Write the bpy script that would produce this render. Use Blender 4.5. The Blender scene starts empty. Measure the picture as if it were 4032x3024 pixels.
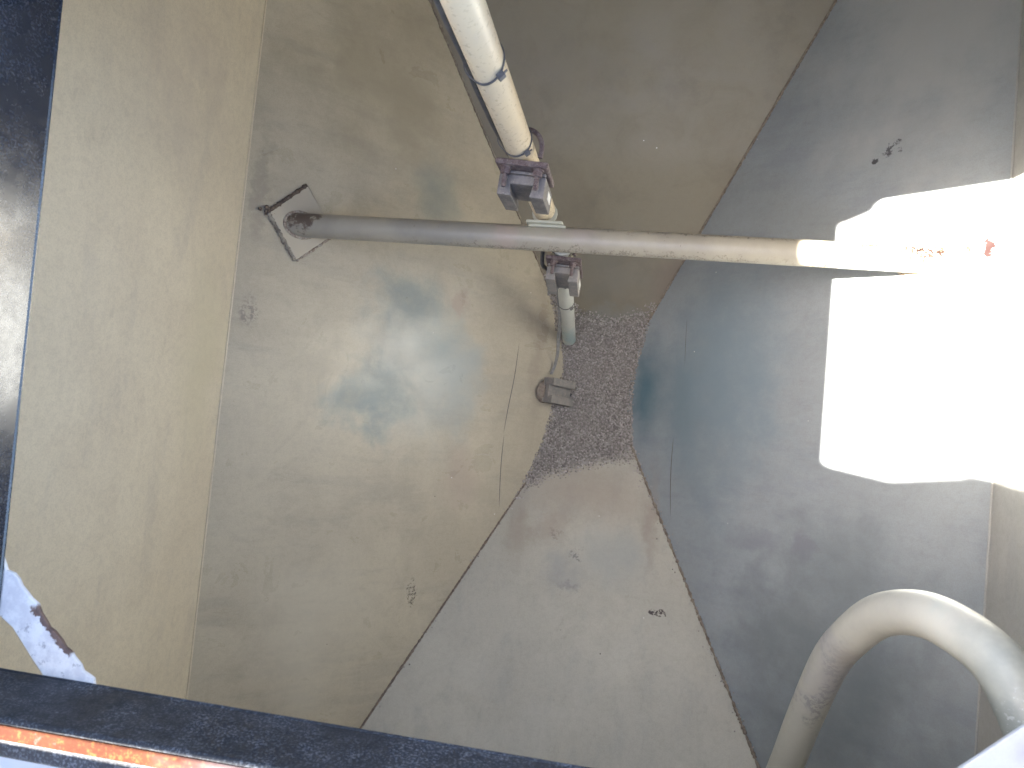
import bpy, bmesh, math, random
import numpy as np
from mathutils import Vector, Matrix

random.seed(7)
rng = np.random.default_rng(7)
scene = bpy.context.scene
col = scene.collection

# ------------------------------------------------------------------ camera
cam_d = bpy.data.cameras.new("camera")
cam = bpy.data.objects.new("camera", cam_d)
col.objects.link(cam)
CAM = Vector((0.11833, -0.08513, 1.69434))
RW2C = Matrix(((0.98380359, 0.09400512, -0.15262222),
               (-0.0849537, 0.99427581, 0.06479572),
               (0.15783971, -0.05078044, 0.98615819)))
cam.matrix_world = Matrix.Translation(CAM) @ RW2C.transposed().to_4x4()
cam_d.sensor_width = 36.0
cam_d.lens = 36.0 * 3030.0 / 4032.0
cam_d.clip_start = 0.02
cam_d.clip_end = 500.0
cam_d.dof.use_dof = True
cam_d.dof.focus_distance = 1.95
cam_d.dof.aperture_fstop = 9.0
scene.camera = cam

# ------------------------------------------------------------------ light
SUN_DIR = Vector((0.5863, 0.085, -1.0)).normalized()      # travel direction
world = bpy.data.worlds.new("World")
scene.world = world
world.use_nodes = True
wn = world.node_tree
bg = wn.nodes["Background"]
sky = wn.nodes.new("ShaderNodeTexSky")
sky.sky_type = 'NISHITA'
sky.sun_disc = False
sky.sun_elevation = math.asin(-SUN_DIR.z)
sky.sun_rotation = math.atan2(-SUN_DIR.x, -SUN_DIR.y) % (2 * math.pi)
sky.air_density = 1.0
sky.dust_density = 3.0
sky.ozone_density = 0.6
wn.links.new(sky.outputs[0], bg.inputs[0])
bg.inputs[1].default_value = 0.05

sun_d = bpy.data.lights.new("sun", 'SUN')
sun_d.energy = 5.0
sun_d.angle = math.radians(0.55)
sun_d.color = (1.0, 0.93, 0.82)
sun = bpy.data.objects.new("sun", sun_d)
sun.rotation_euler = SUN_DIR.to_track_quat('-Z', 'Y').to_euler()
sun.location = (-3, -0.5, 5)
col.objects.link(sun)

vs = scene.view_settings
vs.view_transform = 'Standard'
vs.look = 'None'
vs.exposure = 4.15
vs.gamma = 1.0
vs.use_curve_mapping = False

cy = scene.cycles
cy.max_bounces = 12
cy.diffuse_bounces = 8
cy.glossy_bounces = 6
cy.use_denoising = True
cy.caustics_reflective = True
cy.sample_clamp_indirect = 0.0

# ------------------------------------------------------------------ materials
class NT:
    """small helper round a node tree"""
    def __init__(self, name):
        self.m = bpy.data.materials.new(name)
        self.m.use_nodes = True
        self.t = self.m.node_tree
        self.b = self.t.nodes["Principled BSDF"]
        tc = self.t.nodes.new("ShaderNodeTexCoord")
        self.obj = tc.outputs["Object"]

    def n(self, kind):
        return self.t.nodes.new(kind)

    def l(self, a, b):
        self.t.links.new(a, b)

    def put(self, sock, v):
        if hasattr(v, "is_output"):
            self.l(v, sock)
        elif isinstance(v, (tuple, list)) and len(v) == 3 and sock.type == 'RGBA':
            sock.default_value = (*v, 1)
        else:
            sock.default_value = v

    def vec(self, op, a, b=None):
        n = self.n("ShaderNodeVectorMath"); n.operation = op
        self.put(n.inputs[0], a)
        if b is not None:
            self.put(n.inputs[3 if op == 'SCALE' else 1], b)
        return n.outputs["Value"] if op in ('LENGTH', 'DISTANCE', 'DOT_PRODUCT') else n.outputs[0]

    def math(self, op, a, b=None, clamp=False):
        n = self.n("ShaderNodeMath"); n.operation = op; n.use_clamp = clamp
        self.put(n.inputs[0], a)
        if b is not None:
            self.put(n.inputs[1], b)
        return n.outputs[0]

    def noise(self, scale, detail=4, rough=0.55, stretch=None, dist=0.0, vec=None, off=None):
        v = vec or self.obj
        if off:
            v = self.vec('ADD', v, off)
        if stretch:
            v = self.vec('MULTIPLY', v, stretch)
        n = self.n("ShaderNodeTexNoise")
        self.l(v, n.inputs["Vector"])
        n.inputs["Scale"].default_value = scale
        n.inputs["Detail"].default_value = detail
        n.inputs["Roughness"].default_value = rough
        n.inputs["Distortion"].default_value = dist
        return n.outputs["Fac"]

    def ramp(self, v, lo, hi, a=0.0, b=1.0):
        n = self.n("ShaderNodeMapRange"); n.interpolation_type = 'SMOOTHSTEP'
        self.put(n.inputs["Value"], v)
        n.inputs["From Min"].default_value = lo
        n.inputs["From Max"].default_value = hi
        n.inputs["To Min"].default_value = a
        n.inputs["To Max"].default_value = b
        return n.outputs[0]

    def mix(self, f, a, b, mode='MIX'):
        n = self.n("ShaderNodeMix"); n.data_type = 'RGBA'; n.blend_type = mode
        self.put(n.inputs[0], f); self.put(n.inputs[6], a); self.put(n.inputs[7], b)
        return n.outputs[2]

    def bump(self, h, strength, dist=0.002, prev=None):
        n = self.n("ShaderNodeBump")
        n.inputs["Strength"].default_value = strength
        n.inputs["Distance"].default_value = dist
        self.l(h, n.inputs["Height"])
        if prev is not None:
            self.l(prev, n.inputs["Normal"])
        return n.outputs[0]

    def spot(self, centre, radii, soft=0.6, nscale=0.0, namp=0.8, ndetail=4):
        """0..1 mask of an uneven blotch at a place on the surface"""
        rad = sorted(radii)[1]
        if not hasattr(self, "warps"):
            self.warps = {}
        fr = 6 if rad > .09 else 14 if rad > .04 else 40
        if fr not in self.warps:
            n = self.n("ShaderNodeTexNoise")
            self.l(self.obj, n.inputs["Vector"])
            n.inputs["Scale"].default_value = fr
            n.inputs["Detail"].default_value = 5
            n.inputs["Roughness"].default_value = 0.62
            self.warps[fr] = self.vec('SUBTRACT', n.outputs["Color"], (.5, .5, .5))
        w = self.vec('SCALE', self.warps[fr], rad * (1.5 if rad > .06 else 2.4))
        d = self.vec('SUBTRACT', self.vec('ADD', self.obj, w), tuple(centre))
        d = self.vec('DIVIDE', d, tuple(radii))
        r = self.vec('LENGTH', d)
        if nscale:
            nz = self.noise(nscale, ndetail, 0.6)
            r = self.math('ADD', r, self.math('MULTIPLY', self.math('SUBTRACT', nz, 0.5), namp * 2))
        return self.ramp(r, 1.0, 1.0 - soft, 0.0, 1.0)

    def done(self, colour, rough=0.5, normal=None, metallic=0.0, spec=0.5):
        self.put(self.b.inputs["Base Color"], colour)
        self.put(self.b.inputs["Roughness"], rough)
        self.put(self.b.inputs["Metallic"], metallic)
        self.b.inputs["Specular IOR Level"].default_value = spec
        if normal is not None:
            self.l(normal, self.b.inputs["Normal"])
        return self.m

CREAM = (0.60, 0.545, 0.425)
DUST = (0.36, 0.31, 0.245)
BROWN = (0.20, 0.15, 0.11)
RUST = (0.075, 0.045, 0.038)
TEAL = (0.13, 0.21, 0.235)

def panel_material(name, base, dust, dust_amt, stains_tints, streak=(1, 1, 1), rough=0.38, off=(0, 0, 0)):
    k = NT(name)
    big = k.noise(2.2, 4, 0.55, off=off, dist=0.3)
    mid = k.noise(7.0, 6, 0.65, off=off, dist=0.8)
    fine = k.noise(70.0, 4, 0.65)
    grain = k.noise(380.0, 2, 0.6)
    st = k.noise(11.0, 6, 0.7, stretch=streak, off=off)
    st2 = k.noise(46.0, 4, 0.7, stretch=streak, off=off)
    c = k.mix(k.ramp(big, 0.38, 0.62, 0, dust_amt), base, dust)
    c = k.mix(k.ramp(mid, 0.46, 0.66, 0, 0.42), c, dust)
    c = k.mix(k.ramp(st, 0.50, 0.66, 0, 0.30), c, (dust[0] * .8, dust[1] * .82, dust[2] * .9))
    c = k.mix(k.ramp(st, 0.46, 0.34, 0, 0.22), c, (min(1, base[0] * 1.12), min(1, base[1] * 1.12), min(1, base[2] * 1.12)))
    c = k.mix(k.math('MULTIPLY', k.ramp(st2, 0.56, 0.70), k.ramp(mid, .42, .6)), c, k.mix(.12, c, BROWN))
    c = k.mix(k.ramp(fine, 0.45, 0.62, 0, 0.07), c, BROWN)
    c = k.mix(k.ramp(grain, 0.40, 0.65, 0, 0.13), c, BROWN)
    for s in stains_tints:
        m = k.spot(s['c'], s['r'], s.get('soft', 0.8), s.get('n', 8), s.get('amp', 0.35))
        if s.get('speck'):
            sp = k.noise(s['speck'], 4, 0.7)
            m = k.math('MULTIPLY', m, k.ramp(sp, s.get('t', 0.5), s.get('t', 0.5) + 0.08))
        m = k.math('MULTIPLY', m, s.get('f', 0.6))
        c = k.mix(m, c, s['col'])
    # stray specks of dust and white flecks
    v = k.n("ShaderNodeTexVoronoi"); v.feature = 'F1'
    k.l(k.vec('ADD', k.obj, off), v.inputs["Vector"]); v.inputs["Scale"].default_value = 26
    sep = k.n("ShaderNodeSeparateColor"); k.l(v.outputs["Color"], sep.inputs[0])
    near = k.ramp(v.outputs["Distance"], 0.060, 0.035, 0, 1)
    white = k.math('MULTIPLY', near, k.math('GREATER_THAN', sep.outputs[0], 0.92))
    dark = k.math('MULTIPLY', near, k.math('LESS_THAN', sep.outputs[0], 0.07))
    c = k.mix(white, c, (0.75, 0.74, 0.70))
    c = k.mix(dark, c, (0.06, 0.05, 0.045))
    ro = k.math('ADD', k.ramp(mid, 0.3, 0.7, rough - 0.05, rough + 0.12), k.ramp(st, 0.4, 0.7, 0, 0.06))
    b = k.bump(grain, 0.10, 0.0006)
    b = k.bump(k.noise(140, 3, 0.6), 0.18, 0.0008, b)
    b = k.bump(k.noise(2.2, 2, 0.4, off=off), 0.25, 0.02, b)
    return k.done(c, ro, b, spec=0.45)

def paint(name, base, worn, rust_amt=0.0, rough=0.42, worn_amt=0.5, nscale=9, stains_tints=()):
    k = NT(name)
    n1 = k.noise(nscale, 5, 0.6); n2 = k.noise(nscale * 9, 5, 0.7); g = k.noise(500, 2, 0.5)
    c = k.mix(k.ramp(n1, 0.4, 0.7, 0, worn_amt), base, worn)
    c = k.mix(k.ramp(g, 0.4, 0.7, 0, 0.12), c, worn)
    if rust_amt:
        m = k.math('MULTIPLY', k.ramp(n2, 0.63, 0.67), k.ramp(n1, 0.62 - rust_amt, 0.70 - rust_amt))
        c = k.mix(m, c, RUST)
    for s in stains_tints:
        m = k.spot(s['c'], s['r'], s.get('soft', 0.8), s.get('n', 40), s.get('amp', 0.5))
        if s.get('speck'):
            m = k.math('MULTIPLY', m, k.ramp(k.noise(s['speck'], 5, 0.7), s.get('t', .5), s.get('t', .5) + .06))
        c = k.mix(k.math('MULTIPLY', m, s.get('f', 0.8)), c, s['col'])
    b = k.bump(k.noise(160, 3, 0.6), 0.15, 0.0008)
    return k.done(c, k.ramp(n2, 0.3, 0.7, rough - 0.06, rough + 0.12), b, spec=0.45)

def rough_mat(name, c1, c2, scale=60, rough=0.8, bump=0.6, metallic=0.0, c3=None):
    k = NT(name)
    n1 = k.noise(scale, 5, 0.7); n2 = k.noise(scale * 5, 4, 0.7)
    c = k.mix(k.ramp(n1, 0.38, 0.62), c1, c2)
    if c3:
        c = k.mix(k.ramp(n2, 0.55, 0.68), c, c3)
    b = k.bump(n2, bump, 0.001)
    return k.done(c, rough, b, metallic)

# ------------------------------------------------------------------ mesh helpers
def empty(name, label, cat, loc=(0, 0, 0), group=None, kind=None):
    o = bpy.data.objects.new(name, None)
    o.empty_display_size = 0.05
    o.location = loc
    col.objects.link(o)
    tag(o, label, cat, group, kind)
    return o

def tag(o, label=None, cat=None, group=None, kind=None):
    if label: o["label"] = label
    if cat: o["category"] = cat
    if group: o["group"] = group
    if kind: o["kind"] = kind
    return o

def link(name, me, mat, parent=None, smooth=False):
    o = bpy.data.objects.new(name, me)
    col.objects.link(o)
    if mat is not None:
        me.materials.append(mat)
    if parent is not None:
        o.parent = parent
        o.location = -Vector(parent.location) if parent.get("at_world") else (0, 0, 0)
    if smooth:
        me.polygons.foreach_set("use_smooth", [True] * len(me.polygons))
    return o

def mesh(name, verts, faces):
    me = bpy.data.meshes.new(name)
    me.from_pydata([tuple(v) for v in verts], [], faces)
    me.update()
    return me

class MB:
    """collects shapes into one mesh"""
    def __init__(self):
        self.v, self.f = [], []

    def add(self, verts, faces):
        o = len(self.v)
        self.v += [tuple(v) for v in verts]
        self.f += [[i + o for i in f] for f in faces]
        return self

    def box(self, lo, hi, M=None):
        x0, y0, z0 = lo; x1, y1, z1 = hi
        vs_ = [Vector(p) for p in ((x0, y0, z0), (x1, y0, z0), (x1, y1, z0), (x0, y1, z0),
                                   (x0, y0, z1), (x1, y0, z1), (x1, y1, z1), (x0, y1, z1))]
        if M: vs_ = [M @ p for p in vs_]
        return self.add(vs_, [[3, 2, 1, 0], [4, 5, 6, 7], [0, 1, 5, 4], [1, 2, 6, 5], [2, 3, 7, 6], [3, 0, 4, 7]])

    def prism(self, poly, direction):
        """closed slab: a flat outline pushed along a vector"""
        n = len(poly)
        a = [Vector(p) for p in poly]; b = [p + Vector(direction) for p in a]
        fs = [list(range(n))[::-1], list(range(n, 2 * n))]
        fs += [[i, (i + 1) % n, n + (i + 1) % n, n + i] for i in range(n)]
        return self.add(a + b, fs)

    def tube(self, pts, r, seg=20, cap=True):
        pts = [Vector(p) for p in pts]
        n = len(pts)
        rs = [r] * n if not hasattr(r, '__len__') else list(r)
        tang = []
        for i in range(n):
            t = pts[min(i + 1, n - 1)] - pts[max(i - 1, 0)]
            tang.append(t.normalized())
        up = Vector((0, 0, 1)) if abs(tang[0].z) < 0.9 else Vector((1, 0, 0))
        nrm = (up - tang[0] * up.dot(tang[0])).normalized()
        rings = []
        for i in range(n):
            nrm = (nrm - tang[i] * nrm.dot(tang[i])).normalized()
            bi = tang[i].cross(nrm)
            rings.append([pts[i] + (nrm * math.cos(2 * math.pi * j / seg) + bi * math.sin(2 * math.pi * j / seg)) * rs[i]
                          for j in range(seg)])
        vs_ = [p for rg in rings for p in rg]
        fs = []
        for i in range(n - 1):
            for j in range(seg):
                k = (j + 1) % seg
                fs.append([i * seg + j, i * seg + k, (i + 1) * seg + k, (i + 1) * seg + j])
        if cap:
            fs.append(list(range(seg))[::-1])
            fs.append([(n - 1) * seg + j for j in range(seg)])
        return self.add(vs_, fs)

    def build(self, name, mat, parent=None, smooth=False, bevel=0.0, auto=True):
        me = mesh(name, self.v, self.f)
        bm = bmesh.new(); bm.from_mesh(me)
        bmesh.ops.recalc_face_normals(bm, faces=bm.faces)
        bm.to_mesh(me); bm.free()
        o = link(name, me, mat, parent, smooth)
        if smooth and auto:
            me.set_sharp_from_angle(angle=math.radians(40))
        if bevel:
            b = o.modifiers.new("bevel", 'BEVEL'); b.width = bevel; b.segments = 2
            b.limit_method = 'ANGLE'; b.harden_normals = False
        return o

def spline(pts, n=8):
    """Catmull-Rom through the points"""
    P = [Vector(p) for p in pts]
    P = [2 * P[0] - P[1]] + P + [2 * P[-1] - P[-2]]
    out = []
    for i in range(1, len(P) - 2):
        for s in range(n):
            t = s / n
            a, b, c, d = P[i - 1], P[i], P[i + 1], P[i + 2]
            out.append(0.5 * ((2 * b) + (c - a) * t + (2 * a - 5 * b + 4 * c - d) * t * t + (3 * b - a - 3 * c + d) * t ** 3))
    out.append(P[-2])
    return out

def wobbly(pts, r, amp, step=0.006):
    """resample a line finely with an uneven radius: weld beads and crusts"""
    out, rs = [], []
    for a, b in zip(pts[:-1], pts[1:]):
        a, b = Vector(a), Vector(b)
        n = max(2, int((b - a).length / step))
        for i in range(n):
            out.append(a.lerp(b, i / n) + Vector(rng.normal(0, amp * 0.25, 3)))
            rs.append(max(r * 0.3, r + rng.normal(0, amp)))
    out.append(Vector(pts[-1])); rs.append(r)
    return out, rs

# ------------------------------------------------------------------ the hopper
W, TA = 0.8459, 1.1191
YT, TT = 1.6763, 0.5633
YB, TB = -1.5665, 0.5589
ZB, ZR = -0.90, 0.78

def corner(z):
    return dict(l=-W - z / TA, r=W + z / TA, t=YT + z / TT, b=YB - z / TB)

def grid(a, b, c, d, nu=24, nv=24):
    """a-b is one edge, d-c the opposite one"""
    a, b, c, d = map(Vector, (a, b, c, d))
    vs_, fs = [], []
    for j in range(nv + 1):
        for i in range(nu + 1):
            u, v = i / nu, j / nv
            vs_.append(a.lerp(b, u).lerp(d.lerp(c, u), v))
    for j in range(nv):
        for i in range(nu):
            p = j * (nu + 1) + i
            fs.append([p, p + 1, p + nu + 2, p + nu + 1])
    return vs_, fs

def plate_mesh(name, quad, outward, mat, parent, label=None, th=0.004, nu=24, nv=24):
    vs_, fs = grid(*quad, nu, nv)
    me = mesh(name, vs_, fs)
    n = me.polygons[0].normal
    if n.dot(Vector(outward)) > 0:
        me.flip_normals()
    o = link(name, me, mat, parent)
    s = o.modifiers.new("thickness", 'SOLIDIFY'); s.thickness = th; s.offset = -1
    if label: o["label"] = label
    return o

pink = (0.42, 0.335, 0.27)
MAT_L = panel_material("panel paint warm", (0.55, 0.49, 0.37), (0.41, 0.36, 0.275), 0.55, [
    dict(c=(-.62, .80, -.25), r=(.30, .36, .36), col=(.33, .285, .205), f=.7, soft=.9),
    dict(c=(-.66, -.66, -.21), r=(.22, .34, .24), col=(.60, .545, .43), f=.55, soft=.9),
    dict(c=(-0.49, .06, -.40), r=(.26, .33, .27), col=(.36, .395, .385), f=.55, soft=.95, n=5, amp=.25),  # blue-grey and teal patches from here put the sky's sheen into the colour
    dict(c=(-0.52, .235, -.36), r=(.15, .14, .15), col=TEAL, f=.52, soft=.95, n=10),
    dict(c=(-0.44, .15, -.45), r=(.10, .14, .12), col=(.27, .34, .345), f=.5, soft=.95),
    dict(c=(-0.575, -.04, -.30), r=(.17, .13, .17), col=TEAL, f=.52, soft=.9, n=14, amp=.5),
    dict(c=(-0.62, -.08, -.25), r=(.14, .09, .12), col=TEAL, f=.36, soft=.9, n=14, amp=.5),
    dict(c=(-0.49, .55, -.40), r=(.12, .14, .14), col=(0.20, .235, .225), f=.65, soft=.95),
    dict(c=(-0.40, .02, -.50), r=(.14, .20, .15), col=(0.33, .365, .36), f=.6, soft=.9),
    dict(c=(-0.40, .259, -.497), r=(.035, .06, .05), col=pink, f=.75, soft=.7, n=20),
    dict(c=(-0.37, -.26, -.53), r=(.09, .15, .1), col=pink, f=.55, soft=.8),
    dict(c=(-0.815, .12, -.03), r=(.03, .05, .03), col=(.2, .17, .15), f=.7, soft=.7, n=30, speck=90, t=.46),
    dict(c=(-0.820, .42, -.03), r=(.03, .22, .04), col=(.27, .235, .19), f=.5, soft=.8, n=12),
    dict(c=(-0.452, -.585, -.440), r=(.017, .048, .02), col=(.05, .035, .03), f=.9, soft=.35, n=60, amp=.35, speck=170, t=.50),
    dict(c=(-0.20, .20, -.73), r=(.045, .40, .06), col=(.27, .21, .165), f=.35, soft=.9),
    dict(c=(-0.25, -.9, -.3), r=(.12, .35, .4), col=(.33, .29, .235), f=.5, soft=.9),
], streak=(.22, 1.0, .22), rough=.29)
MAT_R = panel_material("panel paint sky tinted", (0.365, 0.40, 0.42), (0.295, 0.325, 0.345), 0.6, [  # the blue-grey cast of sky light is put into this base colour
    dict(c=(.30, .0, -.60), r=(.26, .52, .30), col=(.165, .22, .25), f=.6, soft=.95, n=5, amp=.2),  # painted gradient, darker and bluer away from the sunlit patch
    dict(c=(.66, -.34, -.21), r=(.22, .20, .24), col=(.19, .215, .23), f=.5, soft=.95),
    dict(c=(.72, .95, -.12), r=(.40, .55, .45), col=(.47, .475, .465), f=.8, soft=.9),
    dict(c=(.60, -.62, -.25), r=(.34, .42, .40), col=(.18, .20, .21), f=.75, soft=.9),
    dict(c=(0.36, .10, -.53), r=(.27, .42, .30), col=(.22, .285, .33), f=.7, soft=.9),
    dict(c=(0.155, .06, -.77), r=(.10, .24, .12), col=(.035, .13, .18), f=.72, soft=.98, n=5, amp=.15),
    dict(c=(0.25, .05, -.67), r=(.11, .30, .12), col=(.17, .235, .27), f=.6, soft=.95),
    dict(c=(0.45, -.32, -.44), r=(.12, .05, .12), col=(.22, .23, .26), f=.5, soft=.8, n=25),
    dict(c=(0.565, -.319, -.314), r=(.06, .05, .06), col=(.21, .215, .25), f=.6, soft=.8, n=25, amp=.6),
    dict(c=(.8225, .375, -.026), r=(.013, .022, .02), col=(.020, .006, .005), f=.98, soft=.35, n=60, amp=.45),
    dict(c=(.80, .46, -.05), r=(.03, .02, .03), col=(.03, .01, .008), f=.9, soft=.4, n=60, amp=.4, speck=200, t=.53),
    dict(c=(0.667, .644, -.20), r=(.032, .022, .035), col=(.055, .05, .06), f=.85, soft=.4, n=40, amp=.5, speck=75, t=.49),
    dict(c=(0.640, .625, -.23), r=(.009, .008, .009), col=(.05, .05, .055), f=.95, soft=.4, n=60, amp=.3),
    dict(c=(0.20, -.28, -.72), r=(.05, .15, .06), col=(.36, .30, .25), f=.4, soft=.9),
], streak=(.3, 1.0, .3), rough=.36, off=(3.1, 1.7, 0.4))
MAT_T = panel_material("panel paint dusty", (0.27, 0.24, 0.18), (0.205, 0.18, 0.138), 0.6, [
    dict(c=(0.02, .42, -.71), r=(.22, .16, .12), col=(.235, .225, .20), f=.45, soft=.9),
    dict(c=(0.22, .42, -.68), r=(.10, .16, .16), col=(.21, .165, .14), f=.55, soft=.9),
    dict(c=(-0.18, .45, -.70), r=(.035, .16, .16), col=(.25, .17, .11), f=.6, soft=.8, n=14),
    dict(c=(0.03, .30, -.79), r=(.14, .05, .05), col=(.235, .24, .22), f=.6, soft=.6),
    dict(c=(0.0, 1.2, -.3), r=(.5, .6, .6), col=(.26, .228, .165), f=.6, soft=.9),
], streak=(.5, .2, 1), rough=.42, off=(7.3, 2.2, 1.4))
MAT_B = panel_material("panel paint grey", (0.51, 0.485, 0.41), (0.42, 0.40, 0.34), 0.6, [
    dict(c=(0.0, -.28, -.72), r=(.36, .20, .20), col=(.36, .30, .245), f=.6, soft=.95, n=5, amp=.25),
    dict(c=(-0.10, -.39, -.66), r=(.07, .07, .1), col=(.34, .265, .215), f=.4, soft=.8, n=12),
    dict(c=(-0.19, -.42, -.64), r=(.05, .16, .12), col=(.29, .23, .18), f=.5, soft=.9, n=12),
    dict(c=(0.20, -.36, -.66), r=(.045, .17, .15), col=(.29, .235, .195), f=.55, soft=.9, n=14),
    dict(c=(-0.03, -.50, -.60), r=(.10, .055, .1), col=(.31, .31, .305), f=.55, soft=.9, n=18, amp=.6),
    dict(c=(-0.018, -.452, -.62), r=(.018, .028, .03), col=(.17, .16, .155), f=.75, soft=.7, n=40, amp=.6, speck=60, t=.45),
    dict(c=(-0.08, -.405, -.65), r=(.028, .024, .03), col=(.21, .175, .15), f=.6, soft=.7, n=40, amp=.6, speck=90, t=.47),
    dict(c=(-0.02, -.54, -.58), r=(.05, .018, .03), col=(.22, .21, .21), f=.6, soft=.8, n=30, amp=.7),
    dict(c=(0.235, -.581, -.551), r=(.026, .013, .02), col=(.045, .03, .03), f=.97, soft=.3, n=55, amp=.5, speck=130, t=.43),
    dict(c=(0.10, -.45, -.62), r=(.14, .12, .12), col=(.34, .355, .345), f=.5, soft=.9),
], streak=(1, .14, 1), rough=.52, off=(1.3, 5.2, 3.4))
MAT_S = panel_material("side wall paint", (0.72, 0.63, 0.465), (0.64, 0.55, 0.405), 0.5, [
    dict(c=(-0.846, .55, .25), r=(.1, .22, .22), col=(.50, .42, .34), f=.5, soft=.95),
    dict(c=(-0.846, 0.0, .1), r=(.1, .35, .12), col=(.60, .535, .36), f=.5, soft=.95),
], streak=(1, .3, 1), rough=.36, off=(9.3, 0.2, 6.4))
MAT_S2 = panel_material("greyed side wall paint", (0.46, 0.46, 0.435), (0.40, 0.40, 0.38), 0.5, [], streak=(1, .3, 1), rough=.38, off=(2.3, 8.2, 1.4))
MAT_ROOF = paint("tank roof paint", (0.62, 0.60, 0.55), (0.50, 0.48, 0.44), 0.0)
MAT_WELD = rough_mat("dusty weld bead", (0.30, 0.255, 0.20), (0.19, 0.15, 0.115), 70, 0.8, 0.7)
MAT_CRUST = rough_mat("brown dust crust", (0.17, 0.13, 0.10), (0.09, 0.065, 0.05), 90, 0.95, 1.0, c3=(0.25, 0.2, 0.16))

MAT_CRUST2 = rough_mat("brown seam dust", (0.25, 0.20, 0.155), (0.16, 0.125, 0.10), 70, 0.9, 0.8)
hop = empty("hopper", "cream painted steel hopper with four sloping panels above brown pellets", "hopper")
k0, k1 = corner(0.0), corner(ZB)
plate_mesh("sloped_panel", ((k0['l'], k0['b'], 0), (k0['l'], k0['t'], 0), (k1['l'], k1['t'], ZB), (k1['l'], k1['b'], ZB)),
           (-1, 0, -1), MAT_L, hop, "warm beige sloped panel with painted blue sky sheen and diamond plate", nu=40, nv=24)
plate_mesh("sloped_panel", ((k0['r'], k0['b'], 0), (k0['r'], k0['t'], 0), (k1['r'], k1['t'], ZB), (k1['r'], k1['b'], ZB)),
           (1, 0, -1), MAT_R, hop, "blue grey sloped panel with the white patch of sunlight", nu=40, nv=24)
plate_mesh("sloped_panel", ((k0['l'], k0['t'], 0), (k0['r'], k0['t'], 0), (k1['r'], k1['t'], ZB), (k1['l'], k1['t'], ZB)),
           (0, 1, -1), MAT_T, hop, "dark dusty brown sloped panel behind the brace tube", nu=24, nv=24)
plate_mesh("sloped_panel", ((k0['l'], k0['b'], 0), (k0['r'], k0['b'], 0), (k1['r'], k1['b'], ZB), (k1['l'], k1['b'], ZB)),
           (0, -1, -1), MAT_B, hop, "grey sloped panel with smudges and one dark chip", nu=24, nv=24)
plate_mesh("side_wall", ((-W, YB, 0), (-W, YT, 0), (-W, YT, ZR), (-W, YB, ZR)), (-1, 0, 0), MAT_S, hop,
           "plain upright cream wall beside the black hatch rim")
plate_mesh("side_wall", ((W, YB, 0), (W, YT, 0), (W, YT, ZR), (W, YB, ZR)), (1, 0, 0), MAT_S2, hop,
           "upright wall lit by sunlight at the right edge")
plate_mesh("end_wall", ((-W, YT, 0), (W, YT, 0), (W, YT, ZR), (-W, YT, ZR)), (0, 1, 0), MAT_S, hop)
plate_mesh("end_wall", ((-W, YB, 0), (W, YB, 0), (W, YB, ZR), (-W, YB, ZR)), (0, -1, 0), MAT_S, hop)

# hatch opening in the roof
OXL, OXR, OYB, OYT = -0.680, 0.575, -0.4635, 0.437
roof = MB()
roof.box((-W - .004, YB - .004, ZR), (W + .004, OYB - .035, ZR + .004))
roof.box((-W - .004, OYT + .035, ZR), (W + .004, YT + .004, ZR + .004))
roof.box((-W - .004, OYB - .035, ZR), (OXL - .035, OYT + .035, ZR + .004))
roof.box((OXR + .035, OYB - .035, ZR), (W + .004, OYT + .035, ZR + .004))
roof.build("roof", MAT_ROOF, hop)

# seams where the panels meet
def seam(sx, sy, r, amp, mat, z0=-0.02, z1=-0.86, name="weld_seam"):
    a, b = corner(z0), corner(z1)
    inx = 1 if sx == 'l' else -1
    iny = -1 if sy == 't' else 1
    o = Vector((inx * .002, iny * .001, .0015))
    pts, rs = wobbly([Vector((a[sx], a[sy], z0)) + o, Vector((b[sx], b[sy], z1)) + o], r, amp, 0.0045)
    return MB().tube(pts, rs, 8).build(name, mat, hop, smooth=True, auto=False)
seam('l', 't', .0030, .0007, MAT_WELD)
seam('r', 't', .0028, .0007, MAT_WELD)
seam('l', 'b', .0026, .0006, MAT_CRUST2)
seam('r', 'b', .0036, .0013, MAT_WELD)
for sx in (-1, 1):
    MB().tube([(sx * (W - .0015), YB + .01, .001), (sx * (W - .0015), YT - .01, .001)], .0025, 8).build("weld_seam", MAT_S if sx < 0 else MAT_S2, hop, smooth=True)

# weld show-through lines scored along the two long panels
def scored(pts, nrm, w=.0022):
    P = spline(pts, 8); n = Vector(nrm).normalized()
    mb = MB()
    rs = [w * (.35 + .65 * math.sin(math.pi * (i + .5) / len(P)) ** .5) for i in range(len(P))]
    mb.tube([p - n * w * .55 for p in P], rs, 6)
    return mb.build("scratch_line", MAT_SCR, hop, smooth=True, auto=False)
MAT_SCR = rough_mat("dark scored line", (0.16, 0.15, 0.14), (0.11, 0.105, 0.10), 80, 0.7, 0.4)
NL = (TA, 0, 1); NR = (-TA, 0, 1)
scored([(-0.249, 0.1703, -0.6679), (-0.253, 0.065, -0.6635), (-0.2621, -0.0373, -0.6533), (-0.2685, -0.1239, -0.6461)], NL)
scored([(-0.2665, -0.118, -0.6484), (-0.2666, -0.2235, -0.6483), (-0.2611, -0.3512, -0.6544)], NL)
scored([(0.2546, 0.2759, -0.6616), (0.2561, 0.2054, -0.66), (0.2589, 0.1352, -0.6569)], NR, .0012)
scored([(0.2444, -0.0777, -0.6731), (0.2442, -0.1585, -0.6733), (0.2481, -0.2411, -0.669), (0.2546, -0.3252, -0.6617)], NR)

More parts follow.
